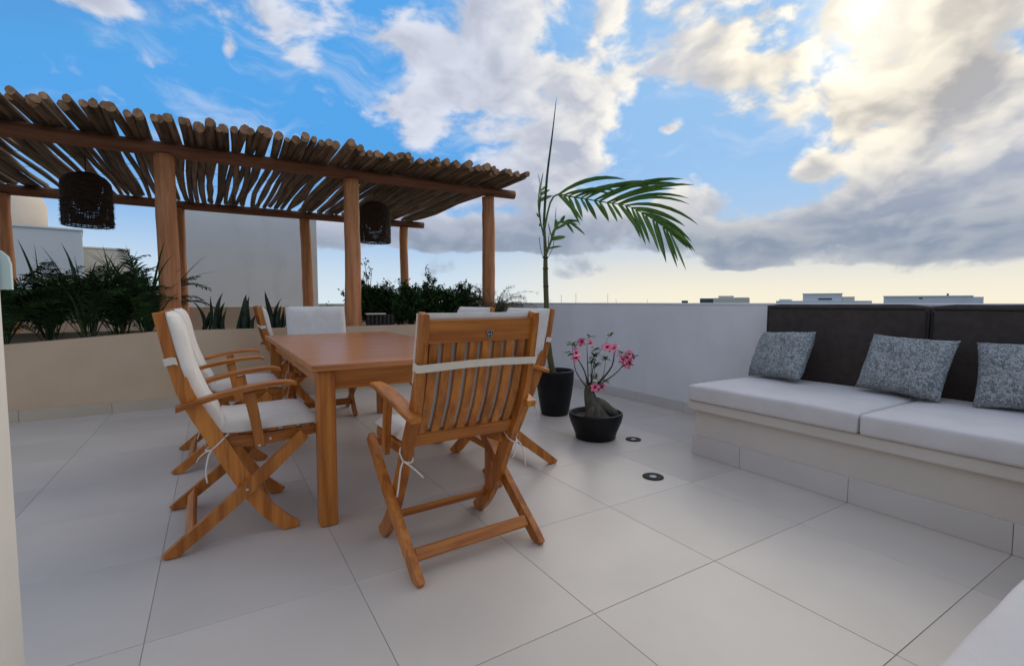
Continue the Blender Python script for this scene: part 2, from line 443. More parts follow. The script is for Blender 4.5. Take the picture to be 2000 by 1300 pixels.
def cushion_mesh(name, lx, ly, h, m, parent=None, seed=0, r=.015):
    """soft box, sharp corners worn round, sagging faces"""
    nx, ny = max(6, int(lx / .05)), max(6, int(ly / .05)); bm = bmesh.new()
    bm_box(bm, (-lx / 2, -ly / 2, 0), (lx / 2, ly / 2, h))
    for ax, nn, L in ((0, nx, lx), (1, ny, ly), (2, 3, h)):
        for i in range(1, nn):
            co = [0, 0, 0]; co[ax] = -L / 2 + L * i / nn if ax < 2 else L * i / nn
            no = [0, 0, 0]; no[ax] = 1
            bmesh.ops.bisect_plane(bm, geom=bm.verts[:] + bm.edges[:] + bm.faces[:], plane_co=co, plane_no=no)
    es = [e for e in bm.edges if len(e.link_faces) == 2 and e.calc_face_angle(0) > 1]
    bmesh.ops.bevel(bm, geom=es, offset=r, segments=3, affect='EDGES', profile=.5)
    for v in bm.verts:
        q = Vector((v.co.x * 5 + seed, v.co.y * 5, v.co.z * 5))
        u = 1 - abs(v.co.x) / (lx / 2); w = 1 - abs(v.co.y) / (ly / 2)
        if v.co.z > h * .6: v.co.z += .012 * min(1, u * 5) * min(1, w * 5) + .004 * noise.noise(q)
        if 0.004 < v.co.z: 
            v.co.x += .004 * noise.noise(q * 1.3); v.co.y += .004 * noise.noise(q * 1.3 + Vector((9, 0, 0)))
    return bm_obj(name, bm, m, parent, True)
def seat_cushion(loc, lx, ly, label, seed):
    c = cushion_mesh('seat_cushion', lx, ly, .100, CUSH, None, seed); c.location = loc
    path = [(-lx / 2 + .02, -ly / 2 - .001, .014), (lx / 2 - .02, -ly / 2 - .001, .014)]
    return tag(c, label, 'cushion', 'bench seat cushions')
seat_cushion((3.08, 1.605, .3665), .86, .995, 'pale grey seat cushion at the far end of the long bench', 1)
seat_cushion((3.08, .575, .3665), .86, 1.045, 'pale grey seat cushion nearer the camera on the long bench', 5)
seat_cushion((1.65, -.175, .3665), 1.84, .88, 'pale cushion corner at the lower right edge of the picture', 9)

def back_panel(y0, y1, label):
    t = thing('back_panel', label, 'backrest', (3.515, (y0 + y1) / 2, .3665), 0, 'charcoal bench backrests')
    L = y1 - y0
    p = cushion_mesh('panel', .105, L - .004, .618, DARKF, t, y0 * 3, .009)
    p.location = (.052, 0, .0)
    tube('edge_piping', [(-.002, -L / 2 + .012, .588), (-.002, -L / 2 + .012, .03)], .004, PIPE, t, 6)
    tube('edge_piping', [(-.002, L / 2 - .012, .588), (-.002, L / 2 - .012, .03)], .004, PIPE, t, 6)
    tube('edge_piping', [(-.002, -L / 2 + .02, .602), (-.002, L / 2 - .02, .602)], .004, PIPE, t, 6)
back_panel(1.125, 2.095, 'charcoal fabric bench backrest farther from camera, behind the leftmost pillow')
back_panel(.13, 1.121, 'charcoal fabric bench backrest at the right edge of the picture')

def pillow(loc, rot, size, label, seed):
    n = 22; v = []; f = []
    for s in (1, -1):
        for i in range(n + 1):
            for j in range(n + 1):
                a, b = -1 + 2 * i / n, -1 + 2 * j / n
                th = .078 * ((1 - a ** 4) * (1 - b ** 4)) ** .55
                pin = 1 - .055 * (1 - a * a) * b * b * 1.0; pin2 = 1 - .055 * (1 - b * b) * a * a
                x, z = a * size / 2 * pin2, b * size * .405 * pin
                q = Vector((a * 2.2 + seed, b * 2.2, s))
                w = noise.noise(q) * .016 * (1 - max(abs(a), abs(b)) ** 6) + noise.noise(q * 3) * .005
                v.append((x, s * th + w * s + .0015 * s, z + .004 * noise.noise(q * 2)))
    N = (n + 1) ** 2
    for s in range(2):
        for i in range(n):
            for j in range(n):
                a = s * N + i * (n + 1) + j; q = (a, a + n + 1, a + n + 2, a + 1)
                f.append(q[::-1] if s == 0 else q)
    rim = [i * (n + 1) for i in range(n + 1)] + [n * (n + 1) + j for j in range(1, n + 1)] + [i * (n + 1) + n for i in range(n - 1, -1, -1)] + [j for j in range(n - 1, 0, -1)]
    for a, b in zip(rim, rim[1:] + rim[:1]): f.append((a, b, b + N, a + N))
    o = mesh_obj('pillow', v, f, PILLOW, None, True)
    o.location = loc; o.rotation_euler = rot
    tag(o, label, 'pillow', 'speckled grey throw pillows')
    return o
# leaning on the backrest: pillow plane faces -x
def lean(y, x, label, seed, rz=0, tilt=20, roll=0, s=.43):
    h = s * .405 * math.cos(R(tilt))
    o = pillow((x, y, .48 + h + .012), (0, 0, 0), s, label, seed)
    M = Matrix.Rotation(R(-90 + rz), 4, 'Z') @ Matrix.Rotation(R(-tilt), 4, 'X') @ Matrix.Rotation(R(roll), 4, 'Y')
    o.rotation_euler = M.to_euler()
lean(1.87, 3.32, 'speckled grey pillow leaning at the far end of the bench', 1, -16, 26, -4)
lean(1.17, 3.34, 'middle speckled grey pillow, leaning across the gap of the backrests', 4, -8, 24, 2)
lean(.655, 3.36, 'speckled grey pillow cut off by the right edge of the picture', 8, 6, 24, -3)

# near wall edge, left
nw = thing('house_wall', 'cream wall edge running up the left border of the picture', 'wall', (-.40, 1.5, 0))
box('wall_body', (-.16, -3.0, 0.001), (0, 0, 2.7), CREAMW, nw, .006, 2)
gp = thing('glass_panel', 'pale aqua frosted glass plate with rounded corner at the left edge, over the plants', 'glass panel', (-.40, 1.5, 0))
bm = bmesh.new()
poly = [(-.20, .998), (.0, .998), (.0, 1.055), (-.004, 1.072), (-.014, 1.083), (-.03, 1.089), (-.20, 1.094)]
bm_prism(bm, poly, -.006, .006, .001)
g_ = bm_obj('pane', bm, GLASSP, gp); g_.location = (.016, .012, .04)
box('clip', (-.13, -.002, 1.06), (-.10, .0055, 1.085), METAL, gp, .001)

# ------------------------------------------------------------------ neighbours
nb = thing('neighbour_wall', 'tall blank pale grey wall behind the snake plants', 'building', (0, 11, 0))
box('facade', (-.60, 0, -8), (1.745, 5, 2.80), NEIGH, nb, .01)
box('sunlit_return_strip', (1.746, -.04, -8), (1.885, 5, 2.80), CREAMW, nb, .01)  # added cream strip standing in for the wall's sunlit return face
lb = thing('neighbour_house', 'white flat-roofed block below the round tank at left', 'building', (-2.24, 13, 0), R(10.5))
box('wall', (-4.5, 0, -8), (0, 4, 2.44), NEIGH, lb, .01)
box('roof_edge', (-4.52, -.03, 2.441), (.02, 4, 2.48), NEIGH, lb, .005)
tk = lathe('water_tank', [(.9, 0), (.9, .62), (.86, .78), (.72, .90), (.45, .97), (.2, .99), (.05, 1.0)], PEACH, None, 40)
tk.location = (-4.0, 14.6, 2.48); tag(tk, 'peach round-topped water tank on the white block at left', 'tank')
ta = tube('roof_pipe', [(-3.55, 14.4, 2.481), (-3.55, 14.4, 3.75)], .02, WIREM); tag(ta, 'thin dark pipe standing beside the peach tank', 'pipe')
lc = thing('cream_house', 'small cream flat-roofed block right of the white block at left', 'building', (-1.73, 15, 0), R(8))
box('wall', (-.88, 0, -8), (0, 4, 2.26), NEIGHC, lc, .01)
box('roof_edge', (-.90, -.03, 2.261), (.02, 4, 2.30), NEIGHC, lc, .005)
box('annex', (.001, .2, -8), (.16, 4, 1.95), NEIGHC, lc, .01)

def far(px_az, dist, z=-8):
    a = R(px_az); return (math.sin(a) * dist, math.cos(a) * dist, z)
def far_building(azd, dist, label, boxes, mats):
    t = thing('far_building', label, 'building', far(azd, dist), R(-azd), 'far rooftops beyond the parapet')
    for nm, (x0, x1, z0, z1, y0), m in zip([b[0] for b in boxes], [b[1] for b in boxes], mats):
        box(nm, (x0, y0, z0), (x1, y0 + 5, z1), m, t, .02)
    return t
G = 9.01
far_building(55.1, 90, 'far cream rooftop with a dark left part, left of the three rooftops', [
    ('wall', (-1.7, 3.9, 0, G + .70, 0)), ('roof_room', (-.9, 1.5, G + .65, G + 1.08, .5)), ('dark_window', (-3.85, -1.72, 0, G + .66, .3)), ('parapet', (1.6, 3.8, G + .70, G + .80, .1))], [FARC, FARC, FARB, FARC])
far_building(64.5, 90, 'far stepped pale blue rooftop, middle of the three rooftops', [
    ('wall', (-7.0, 5.6, 0, G + .22, 0)), ('roof_room', (-3.3, 1.9, G + .2, G + 1.28, .5)), ('step', (1.95, 3.5, G + .2, G + .85, .5)), ('window', (-1.2, .6, G + .36, G + .62, .42)), ('side_block', (-6.6, -5.0, G + .2, G + .48, .5)), ('roof_edge', (-3.4, 2.0, G + 1.281, G + 1.38, .4))], [FARW, FARW, FARC, FARB, FARW, FARC])
far_building(72.3, 90, 'long low far white rooftop at right, above the dark backrests', [
    ('wall', (-5.3, 5.3, 0, G + .72, 0)), ('roof_slab', (-5.35, 4.3, G + .721, G + .92, -.1)), ('vent', (1.6, 1.85, G + .93, G + 1.2, .6)), ('window', (-1.3, -.9, G + .45, G + .66, -.03))], [FARW, FARW, FARB, FARB])
far_building(51.1, 120, 'tiny dark far roof hut beyond the parapet, left of the far cream rooftop', [('wall', (-.7, .7, 0, G + .38, 0))], [FARB])
for azd, d, h, lab in [(37.3, 60, .9, 'leftmost thin'), (39.0, 60, 1.1, 'second thin'), (42.66, 60, 1.0, 'third thin'), (43.6, 60, .35, 'short'), (36.0, 75, .5, 'faint'), (47.1, 75, .45, 'right-hand')]:
    p = far(azd, d)
    o = tube('antenna_mast', [(0, 0, 0), (0, 0, G + h)], [.035, .02], WIREM, None, 6)
    o.location = p; tag(o, lab + ' antenna mast on the skyline between palm and far rooftops', 'mast', 'skyline masts')

# ================================================================== PERGOLA
pg = thing('pergola', 'rustic pergola of brown log posts with a roof of crooked poles', 'pergola', (0, 5.86, 0))
rng = random.Random(11)
def log(name, path, r0, r1, m, seed, seg=14, n=16, rough=.06, bend=.012):
    pts = spline(path, n); out = []; rad = []
    ln = (Vector(path[-1]) - Vector(path[0])).normalized(); s1 = ln.orthogonal().normalized(); s2 = ln.cross(s1)
    for i, p in enumerate(pts):
        t = i / (n - 1)
        o = s1 * noise.noise((t * 3 + seed, seed, 0)) * bend + s2 * noise.noise((t * 3, seed + 5, 3)) * bend
        out.append(Vector(p) + o * min(1, t * 4) ); rad.append((r0 + (r1 - r0) * t) * (1 + rough * noise.noise((t * 6, seed * 2, 7))))
    v, f = tube_data(out, rad, seg)
    for q in range(len(v)):
        v[q] = v[q] + Vector((noise.noise(v[q] * 9), noise.noise(v[q] * 9 + Vector((5, 0, 0))), 0)) * .004
    return mesh_obj(name, v, f, m, pg, True)
for i, x in enumerate((-2.16, -.373, 1.395, 3.215)):
    log('post', [(x, 0, .60), (x, 0, 2.43)], .094 if i != 3 else .088, .085, LOGP, i * 3.1, 16, 18, .05)
for i, x in enumerate((-2.33, -.42, 1.36, 3.11)):
    log('post', [(x + (.03 if i == 2 else 0), 3.14, .02), (x, 3.14, 2.43)], .10 if i == 2 else .078, .08, LOGP, 20 + i * 2.7, 14, 16, .08, .03)
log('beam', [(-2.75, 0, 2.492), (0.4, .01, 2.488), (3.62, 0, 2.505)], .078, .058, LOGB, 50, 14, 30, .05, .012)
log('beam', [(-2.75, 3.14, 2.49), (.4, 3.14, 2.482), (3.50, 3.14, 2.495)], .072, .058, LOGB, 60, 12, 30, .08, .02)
pole_var = []
for k in range(14):
    r = random.Random(100 + k); n = 9; L = 3.98
    bend = [(r.uniform(-1, 1), r.uniform(-1, 1)) for _ in range(5)]
    path = spline([(bend[i][0] * .028, L * i / 4, bend[i][1] * .012) for i in range(5)], n)
    r0 = r.uniform(.032, .044); r1 = r.uniform(.025, .034)
    v, f = [], []
    seg = 8
    ph = [r.uniform(.86, 1.12) for _ in range(seg)]
    for i, p in enumerate(path):
        t = i / (n - 1); rr = (r0 + (r1 - r0) * t ** .8) * (1 + .10 * noise.noise((t * 5, k, 2)))
        sl = (r.uniform(-.4, .4), r.uniform(-.4, .4)) if i == 0 else (0, 0)
        for q in range(seg):
            a = 2 * math.pi * q / seg; dx, dz = math.cos(a) * rr * ph[q], math.sin(a) * rr * ph[q]
            v.append((p[0] + dx, p[1] + dx * sl[0] + dz * sl[1], p[2] + dz))
    fm = []
    for i in range(n - 1):
        for q in range(seg): f.append((i * seg + q, i * seg + (q + 1) % seg, (i + 1) * seg + (q + 1) % seg, (i + 1) * seg + q)); fm.append(0)
    f.append(tuple(range(seg))[::-1]); fm.append(1); f.append(tuple((n - 1) * seg + q for q in range(seg))); fm.append(1)
    o = mesh_obj('pole', v, [tuple(reversed(q)) for q in f], [BARK, ENDG], pg, True, fm)
    for fi in (len(f) - 1, len(f) - 2): o.data.polygons[fi].use_smooth = False
    pole_var.append((o, r0)); o.location = (0, 0, 0)
x = -2.62; first = 0
while x < 3.50:
    dense = x > 2.05
    i = rng.randrange(14) if first >= 14 else first
    po, r0 = pole_var[i]
    if first >= 14: po = link(bpy.data.objects.new('pole', po.data), pg)
    first += 1
    s = rng.uniform(.78, 1.28)
    po.scale = (s, rng.uniform(.985, 1.03), s)
    rr = r0 * s
    po.location = (x, -.59 + rng.uniform(-.14, .09) + (.05 if dense else 0), 2.574 + rr * .72 + rng.uniform(0, .012) + (rng.uniform(0, .02) if dense else 0))
    po.rotation_euler = (R(rng.uniform(-.25, .25)), 0, R(rng.uniform(-.8, .8)))
    x += rr * (rng.uniform(1.05, 1.5) if dense else rng.uniform(1.42, 2.12))
for yy in (.75, 1.6, 2.4): tube('wire', [(-2.6, yy, 2.665), (3.4, yy + .03, 2.665)], .0025, WIREM, pg, 5)

# pendant lamps
def pendant(loc, label, fringe, seed):
    t = thing('pendant_lamp', label, 'lamp', loc, 0, 'woven pendant lamps')
    r = random.Random(seed); v, f = [], []
    H = .56; Rr = .215; rings = 30
    def rad(z):
        q = z / H
        return Rr * (1.0 if q < .72 else max(.16, (1 - ((q - .72) / .30) ** 2.6)) ** .6)
    for k in range(rings + 1):
        z = H * k / rings; rr = rad(z)
        path = []
        for a in range(41):
            an = 2 * math.pi * a / 40; w = 1 + r.uniform(-.012, .012)
            path.append((math.cos(an) * rr * w, math.sin(an) * rr * w, z + r.uniform(-.002, .002)))
        path[-1] = path[0]
        tube_data(path, .0085, 5, False, v, f)
    mesh_obj('woven_shade', v, f, RATTAN, t, True)
    v, f = [], []
    for a in range(28):
        an = 2 * math.pi * a / 28
        tube_data([(math.cos(an) * rad(z) * .985, math.sin(an) * rad(z) * .985, z) for z in [H * i / 8 for i in range(9)]], .006, 4, False, v, f)
    mesh_obj('rib_cage', v, f, RATTAN, t, True)
    if fringe:
        v, f = [], []
        for k in range(1500):
            an = r.uniform(0, 2 * math.pi); z = r.uniform(0, H * .50); rr = rad(z)
            p = Vector((math.cos(an) * rr, math.sin(an) * rr, z)); o = Vector((math.cos(an), math.sin(an), 0))
            tube_data([p, p + o * r.uniform(.004, .022) + Vector((r.uniform(-.01, .01), r.uniform(-.01, .01), r.uniform(-.03, .006)))], [.0025, .001], 3, False, v, f)
        fo = mesh_obj('fringe', v, f, RATTAN, t); fo['kind'] = 'stuff'
    tube('cord', [(0, 0, H - .01), (0, 0, 2.59 - loc[2])], .006, WIREM, t, 6)
    lathe('bulb_socket', [(.02, .34), (.025, .40), (.02, H), (.01, H + .01)], BLACK, t, 12)
pendant((-1.15, 7.0, 1.845), 'dark woven pendant lamp with frayed lower half, left under the pergola', True, 1)
pendant((1.99, 7.0, 1.865), 'smooth dark woven pendant lamp hanging right of the middle post', False, 2)

# ================================================================== TABLE
tb = thing('dining_table', 'long teak dining table with square legs, chairs all around', 'table', (.845, 3.33, 0))
hw, hl = .50, 1.115
box('table_top', (-hw, -hl, .708), (hw, hl, .738), TOPW, tb, .006, 2)
for s in (-1, 1):
    box('apron', (-hw + .10, s * (hl - .075) - .012, .615), (hw - .10, s * (hl - .075) + .012, .7075), TEAK[0], tb, .002)
    box('apron', (s * (hw - .075) - .012, -hl + .10, .615), (s * (hw - .075) + .012, hl - .10, .7075), TEAK[1], tb, .002)
    for q in (-1, 1):
        cx, cy = s * (hw - .066), q * (hl - .066)
        box('leg', (cx - .039, cy - .039, .0008), (cx + .039, cy + .039, .7078), TEAK[2], tb, .009, 2)

# ================================================================== CHAIRS
HV = .285                      # half width over the outer legs
BACK = [(-.240, .972), (-.222, .88), (-.192, .74), (-.155, .62), (-.060, .43), (.036, .235), (.122, .100), (.190, .030), (.225, .0)]
def back_at(z, off=0):
    for (u0, z0), (u1, z1) in zip(BACK, BACK[1:]):
        if z0 >= z >= z1:
            t = (z0 - z) / (z0 - z1); return u0 + (u1 - u0) * t + off
    return BACK[0][0] + off
def clip_floor(poly, z0):
    out = []
    for i, p in enumerate(poly):
        q = poly[(i + 1) % len(poly)]
        if p[1] >= z0: out.append(p)
        if (p[1] - z0) * (q[1] - z0) < 0:
            t = (z0 - p[1]) / (q[1] - p[1]); out.append((p[0] + (q[0] - p[0]) * t, z0))
    return [p for i, p in enumerate(out) if math.hypot(p[0] - out[i - 1][0], p[1] - out[i - 1][1]) > .006]
def make_chair():
    c = bpy.data.objects.new('folding_armchair', None); COL.objects.link(c); c.empty_display_size = .1
    def prism(name, path, w, v0, v1, m, bev=.004, n=18, closed=None):
        p = spline(path, n); ws = [a[0] for a in spline([(q,) for q in w], n)]
        poly = ribbon_poly(p, ws)
        if closed: poly = clip_floor(poly, .0015)
        bm = bmesh.new(); bm_prism(bm, poly, v0, v1, bev); return bm_obj(name, bm, m, c)
    for s in (-1, 1):
        a, b = sorted((s * .226, s * .253))
        prism('back_leg', BACK, [.044, .046, .05, .056, .064, .066, .064, .060, .06], a, b, TEAK[2], .004, 22, True)
        a, b = sorted((s * .256, s * HV))
        o = prism('cross_leg', [(.268, .428), (.036, .226), (-.252, .0)], [.044, .052, .046], a, b, TEAK[2], .004, 12, True)
        prism('seat_rail', [(-.045, .425), (.12, .418), (.325, .432)], [.052, .05, .04], *sorted((s * .199, s * .224)), TEAK[0], .003, 8)
        a, b = sorted((s * .2545, s * .2775))
        prism('arm_post', [(.055, .634), (.075, .52), (.092, .395)], [.044, .040, .036], a, b, TEAK[2], .004, 8)
        # flat arm, bowed on top, nose turned down
        bm = bmesh.new()
        top = spline([(-.200, .600), (-.13, .622), (-.02, .650), (.11, .670), (.205, .674), (.240, .664)], 16)
        prev = []
        for i, (u, z) in enumerate(top):
            t = i / 15; w = .046 + .018 * math.sin(math.pi * min(1, t * 1.1)); th = .024 - .006 * t
            cy = s * (.258 + .010 * math.sin(math.pi * t))
            ring = [bm.verts.new((u, cy - w / 2, z - .004)), bm.verts.new((u, cy - w / 2 + .006, z)), bm.verts.new((u, cy + w / 2 - .006, z)), bm.verts.new((u, cy + w / 2, z - .004)),
                    bm.verts.new((u, cy + w / 2 - .003, z - th)), bm.verts.new((u, cy - w / 2 + .003, z - th))]
            if prev:
                for q in range(6): bm.faces.new((prev[q], prev[(q + 1) % 6], ring[(q + 1) % 6], ring[q]))
            else: bm.faces.new(ring)
            prev = ring
        bm.faces.new(prev[::-1])
        bm_obj('armrest', bm, TEAK[0], c)
        for (u, z) in ((.036, .226), (.088, .405), (.135, .415)):
            vv = s * (HV + .0005) if z < .3 else s * (.278 if u < .1 else .2245)
            v, f = tube_data([(u, vv - s * .004, z), (u, vv + s * .0022, z)], .006, 8)
            mesh_obj('bolt', v, f, METAL, c)
    # backrest rails and slats follow the back legs
    def rail(z0, z1, th, name):
        zz = [z0 + (z1 - z0) * i / 3 for i in range(4)]
        prism(name, [(back_at(z, .002), z) for z in zz], [th] * 4, -.2255, .2255, TEAK[1], .003, 5)
    rail(.865, .948, .024, 'top_rail'); rail(.462, .510, .024, 'bottom_rail')
    for i in range(8):
        vc = -.1925 + .055 * i
        zz = [.505 + .366 * k / 6 for k in range(7)]
        prism('back_slat', [(back_at(z, .002), z) for z in zz], [.012] * 7, vc - .0175, vc + .0175, TEAK[2], .002, 9)
    for i in range(5):
        u = -.01 + .075 * i
        box('seat_slat', (u - .027, -.222, .447), (u + .027, .222, .459), TEAK[1], c, .003)
    # stretchers
    def bar(name, u, z, hv, hu, hz, ang=0):
        o = box(name, (-hu, -hv, -hz), (hu, hv, hz), TEAK[1], c, .004); o.location = (u, 0, z); o.rotation_euler = (0, R(ang), 0)
    bar('rear_stretcher', -.168, .076, .2555, .010, .024, 40)
    bar('front_stretcher', .125, .112, .2255, .009, .019, -30)
    bar('seat_stretcher', .245, .405, .2555, .010, .018, 0)
    # pad: seat and back in one, tied on
    prof = [(.345, .462), (.25, .464), (.12, .462), (-.02, .462), (-.066, .484), (-.102, .55), (-.136, .62), (-.173, .74), (-.199, .86), (-.220, .970)]
    n, mcols = 34, 16; P = spline(prof, n); half = .232; v = []; fcs = []
    for side in (1, 0):
        for i, (u, z) in enumerate(P):
            a = P[max(0, i - 1)]; b = P[min(n - 1, i + 1)]; l = math.hypot(b[0] - a[0], b[1] - a[1]); nu, nz = (b[1] - a[1]) / l, -(b[0] - a[0]) / l
            te = min(i, n - 1 - i) / (n - 1); crease = math.exp(-((i / (n - 1) - .44) / .03) ** 2)
            for j in range(mcols + 1):
                t = -1 + 2 * j / mcols
                edge = min(1, te * 14) ** .5 * min(1, (1 - abs(t)) * 7) ** .5
                th = (.006 + .034 * edge - .012 * crease * edge) * side + .0015 * noise.noise((i * .5, j * .5, 3)) + (.005 * noise.noise((i * .22, t * 2.2, 1)) if side else 0)
                hw_ = half + (.024 if i > 20 and z > .70 else 0) * 1.0 + .005 * noise.noise((i * .3, 8, t))
                v.append((u + nu * th, t * hw_, z + nz * th))
    N = n * (mcols + 1)
    for s_ in range(2):
        for i in range(n - 1):
            for j in range(mcols):
                a = s_ * N + i * (mcols + 1) + j; q = (a, a + mcols + 1, a + mcols + 2, a + 1)
                fcs.append(q if s_ == 0 else q[::-1])
    mc = mcols + 1
    rim = [i * mc for i in range(n)] + [(n - 1) * mc + j for j in range(1, mc)] + [i * mc + mcols for i in range(n - 2, -1, -1)] + [j for j in range(mcols - 1, 0, -1)]
    for a, b in zip(rim, rim[1:] + rim[:1]): fcs.append((a, a + N, b + N, b))
    pad = mesh_obj('cushion', v, fcs, FAB, c, True)
    # strap round the back
    zc = .778; hz = .0145; sv, sf = [], []
    loop = [(.012, -.2605), (.0, -.2605), (-.024, -.2615), (-.031, -.252), (-.0295, -.1), (-.0305, .05), (-.031, .252), (-.024, .2615), (.0, .2605), (.012, .2605)]
    for k_, (du, vv) in enumerate(loop):
        nrm = Vector((-1 if 2 < k_ < 7 else -.7 if k_ in (2, 7) else 0, 0 if 2 < k_ < 7 else (-1 if k_ < 5 else 1), 0)).normalized() * .0022
        sag = .004 * math.sin(k_ * 1.7)
        for zz in (zc - hz + sag, zc + hz + sag):
            q = Vector((back_at(zz) + du, vv, zz)); sv += [q, q + nrm]
    for k_ in range(len(loop) - 1):
        o_ = k_ * 4; t_ = o_ + 4
        sf += [(o_ + 1, t_ + 1, t_ + 3, o_ + 3), (o_, o_ + 2, t_ + 2, t_), (o_ + 2, o_ + 3, t_ + 3, t_ + 2), (o_, t_, t_ + 1, o_ + 1)]
    so = mesh_obj('strap', sv, sf, STRAP, pad)
    for s in (-1, 1):
        r = random.Random(3 + s)
        k = Vector((-.085, s * .262, .408))
        tube('tie', spline([(-.02, s * .225, .463), (-.05, s * .262, .44), tuple(k)], 6), .0035, FAB, pad, 5)
        tube('tie', spline([tuple(k), (-.105, s * .250, .400), (-.13, s * .222, .372), (-.138, s * .205, .350)], 8), .0033, FAB, pad, 5)
        tube('tie', spline([tuple(k), (-.098, s * .278, .385), (-.108, s * .290, .33), (-.104, s * .296, .285)], 8), .0033, FAB, pad, 5)
        tube('tie', spline([(-.02, s * .225, .455), (-.08, s * .222, .42), (-.107, s * .24, .405), tuple(k)], 7), .0035, FAB, pad, 5)
    return c
proto = make_chair()
CH = [  # x, y, facing angle, label
    (.847, 1.850, 93.0, 'teak folding armchair in front, seen from behind with its slatted back'),
    (.050, 2.560, 1.0, 'nearest teak folding armchair on the left side of the table'),
    (.020, 3.685, -1.0, 'second teak folding armchair on the left side, beyond the nearest one'),
    (.800, 4.580, -90.0, 'teak folding armchair at the far end of the table, pale back cushion facing us'),
    (.590, 5.300, 0.0, 'teak armchair behind the far end chair, close to the planter wall'),
    (1.550, 2.690, 179.0, 'nearest teak folding armchair on the right side, beside the black pots'),
    (1.545, 3.450, 181.0, 'farther teak armchair on the right side, mostly hidden by the front chair'),
]
for i, (x, y, a, lab) in enumerate(CH):
    c = proto if i == 0 else copy_tree(proto)
    c.location = (x, y, 0); c.rotation_euler = (0, 0, R(a)); tag(c, lab, 'chair', 'chairs around the dining table')
# maker's plate on the front chair
zc = .902; u = back_at(zc) - .0125
pt = box('maker_plate', (-.0015, -.019, -.019), (0, .019, .019), METAL, proto, .0006); pt.location = (u, -.03, zc - .012); pt.rotation_euler = (0, R(-13), 0); pt.scale = (1, .72, .72)
bm = bmesh.new()
bm_box(bm, (-.0026, -.016, -.016), (-.0016, .016, .016))
bm_obj('plate_field', bm, BLACK, pt)
bm = bmesh.new()
for lo, hi in [((-.011, -.011), (-.006, .012)), ((.005, -.012), (.010, -.001)), ((.005, .003), (.010, .012)), ((-.006, -.002), (.006, .002))]:
    bm_box(bm, (-.0036, -hi[0], lo[1]), (-.0027, -lo[0], hi[1]))
bm_obj('emblem', bm, METAL, pt)

# ================================================================== POTS AND PLANTS
def pot(name, loc, prof, label, soil_r, soil_z):
    t = thing(name, label, 'plant pot', loc)
    lathe('shell', prof, BLACK, t, 40)
    v = [(0, 0, soil_z)] + [(math.cos(a / 24 * 2 * math.pi) * soil_r, math.sin(a / 24 * 2 * math.pi) * soil_r, soil_z - .004) for a in range(24)]
    v = [(x, y, z + .006 * noise.noise((x * 30, y * 30, 0))) for x, y, z in v]
    mesh_obj('soil', v, [(0, 1 + a, 1 + (a + 1) % 24) for a in range(24)], SOIL, t, True)
pot('tall_pot', (2.60, 3.50, .0008), [(.118, 0), (.122, .006), (.128, .03), (.150, .16), (.167, .29), (.172, .375), (.171, .398), (.164, .402), (.155, .396), (.150, .36), (.14, .33)], 'tall black glazed pot holding the young palm', .148, .352)
pot('bowl_pot', (2.40, 2.72, .0008), [(.142, 0), (.148, .006), (.150, .028), (.160, .055), (.190, .13), (.200, .175), (.197, .192), (.190, .195), (.183, .188), (.172, .15), (.16, .14)], 'low wide black bowl pot with the pink-flowered desert rose', .176, .158)

def leaflet_data(p, d, up, L, w, droop, V_, F_, seg=5, fold=.25, taper=1.0):
    """narrow pointed ribbon, folded along its rib"""
    p = Vector(p); d = Vector(d).normalized(); up = Vector(up); b = len(V_); c = p.copy(); dd = d.copy()
    for i in range(seg + 1):
        t = i / seg
        ww = w * (math.sin(math.pi * min(1, t * .92 + .10)) ** .7) * (1 if t < 1 else .02)
        side = dd.cross(up); side = side.normalized() if side.length > 1e-5 else dd.orthogonal().normalized()
        n = side.cross(dd).normalized()
        V_ += [c - side * ww / 2 + n * ww * fold, c.copy(), c + side * ww / 2 + n * ww * fold]
        c = c + dd * (L / seg); dd = (dd + Vector((0, 0, -droop / seg))).normalized()
    for i in range(seg):
        a = b + i * 3; F_ += [(a, a + 1, a + 4, a + 3), (a + 1, a + 2, a + 5, a + 4)]

def frond_mesh(seed, L, n, ll, lw, m, droop=1.1, rise=1.3):
    r = random.Random(seed); V_, F_ = [], []
    p = Vector((0, 0, 0)); d = Vector((.35, 0, rise)).normalized(); pts = [p.copy()]; ds = [d.copy()]
    for i in range(14):
        p = p + d * L / 14; d = (d + Vector((.05, r.uniform(-.03, .03), -droop / 14 * (.4 + i / 9)))).normalized(); pts.append(p.copy()); ds.append(d.copy())
    tube_data(pts, [.006 * (1 - i / 16) for i in range(15)], 5, True, V_, F_)
    for k in range(n):
        t = .18 + .80 * k / (n - 1); i = min(13, int(t * 14)); f = t * 14 - i
        q = pts[i].lerp(pts[i + 1], f); dd = ds[i]; sd = dd.cross(Vector((0, 0, 1))).normalized(); upv = sd.cross(dd)
        for s in (-1, 1):
            dr = (dd * r.uniform(.5, .9) + sd * s * r.uniform(.7, 1.0) + upv * r.uniform(-.1, .35)).normalized()
            leaflet_data(q, dr, upv, ll * r.uniform(.75, 1.15) * math.sin(math.pi * (.22 + .70 * t)), lw * r.uniform(.8, 1.2), r.uniform(.5, 1.1), V_, F_, 4)
    me = bpy.data.meshes.new('frond'); me.from_pydata([tuple(q) for q in V_], [], F_); me.materials.append(m)
    me.polygons.foreach_set('use_smooth', [True] * len(me.polygons)); return me
FROND = [frond_mesh(s, 1.0, 24, .26, .022, LEAF_D, d_, ri) for s, d_, ri in ((1, 1.2, 1.5), (2, 1.5, 1.3), (3, .9, 1.8), (4, 1.8, 1.1), (5, 1.3, 2.2))]
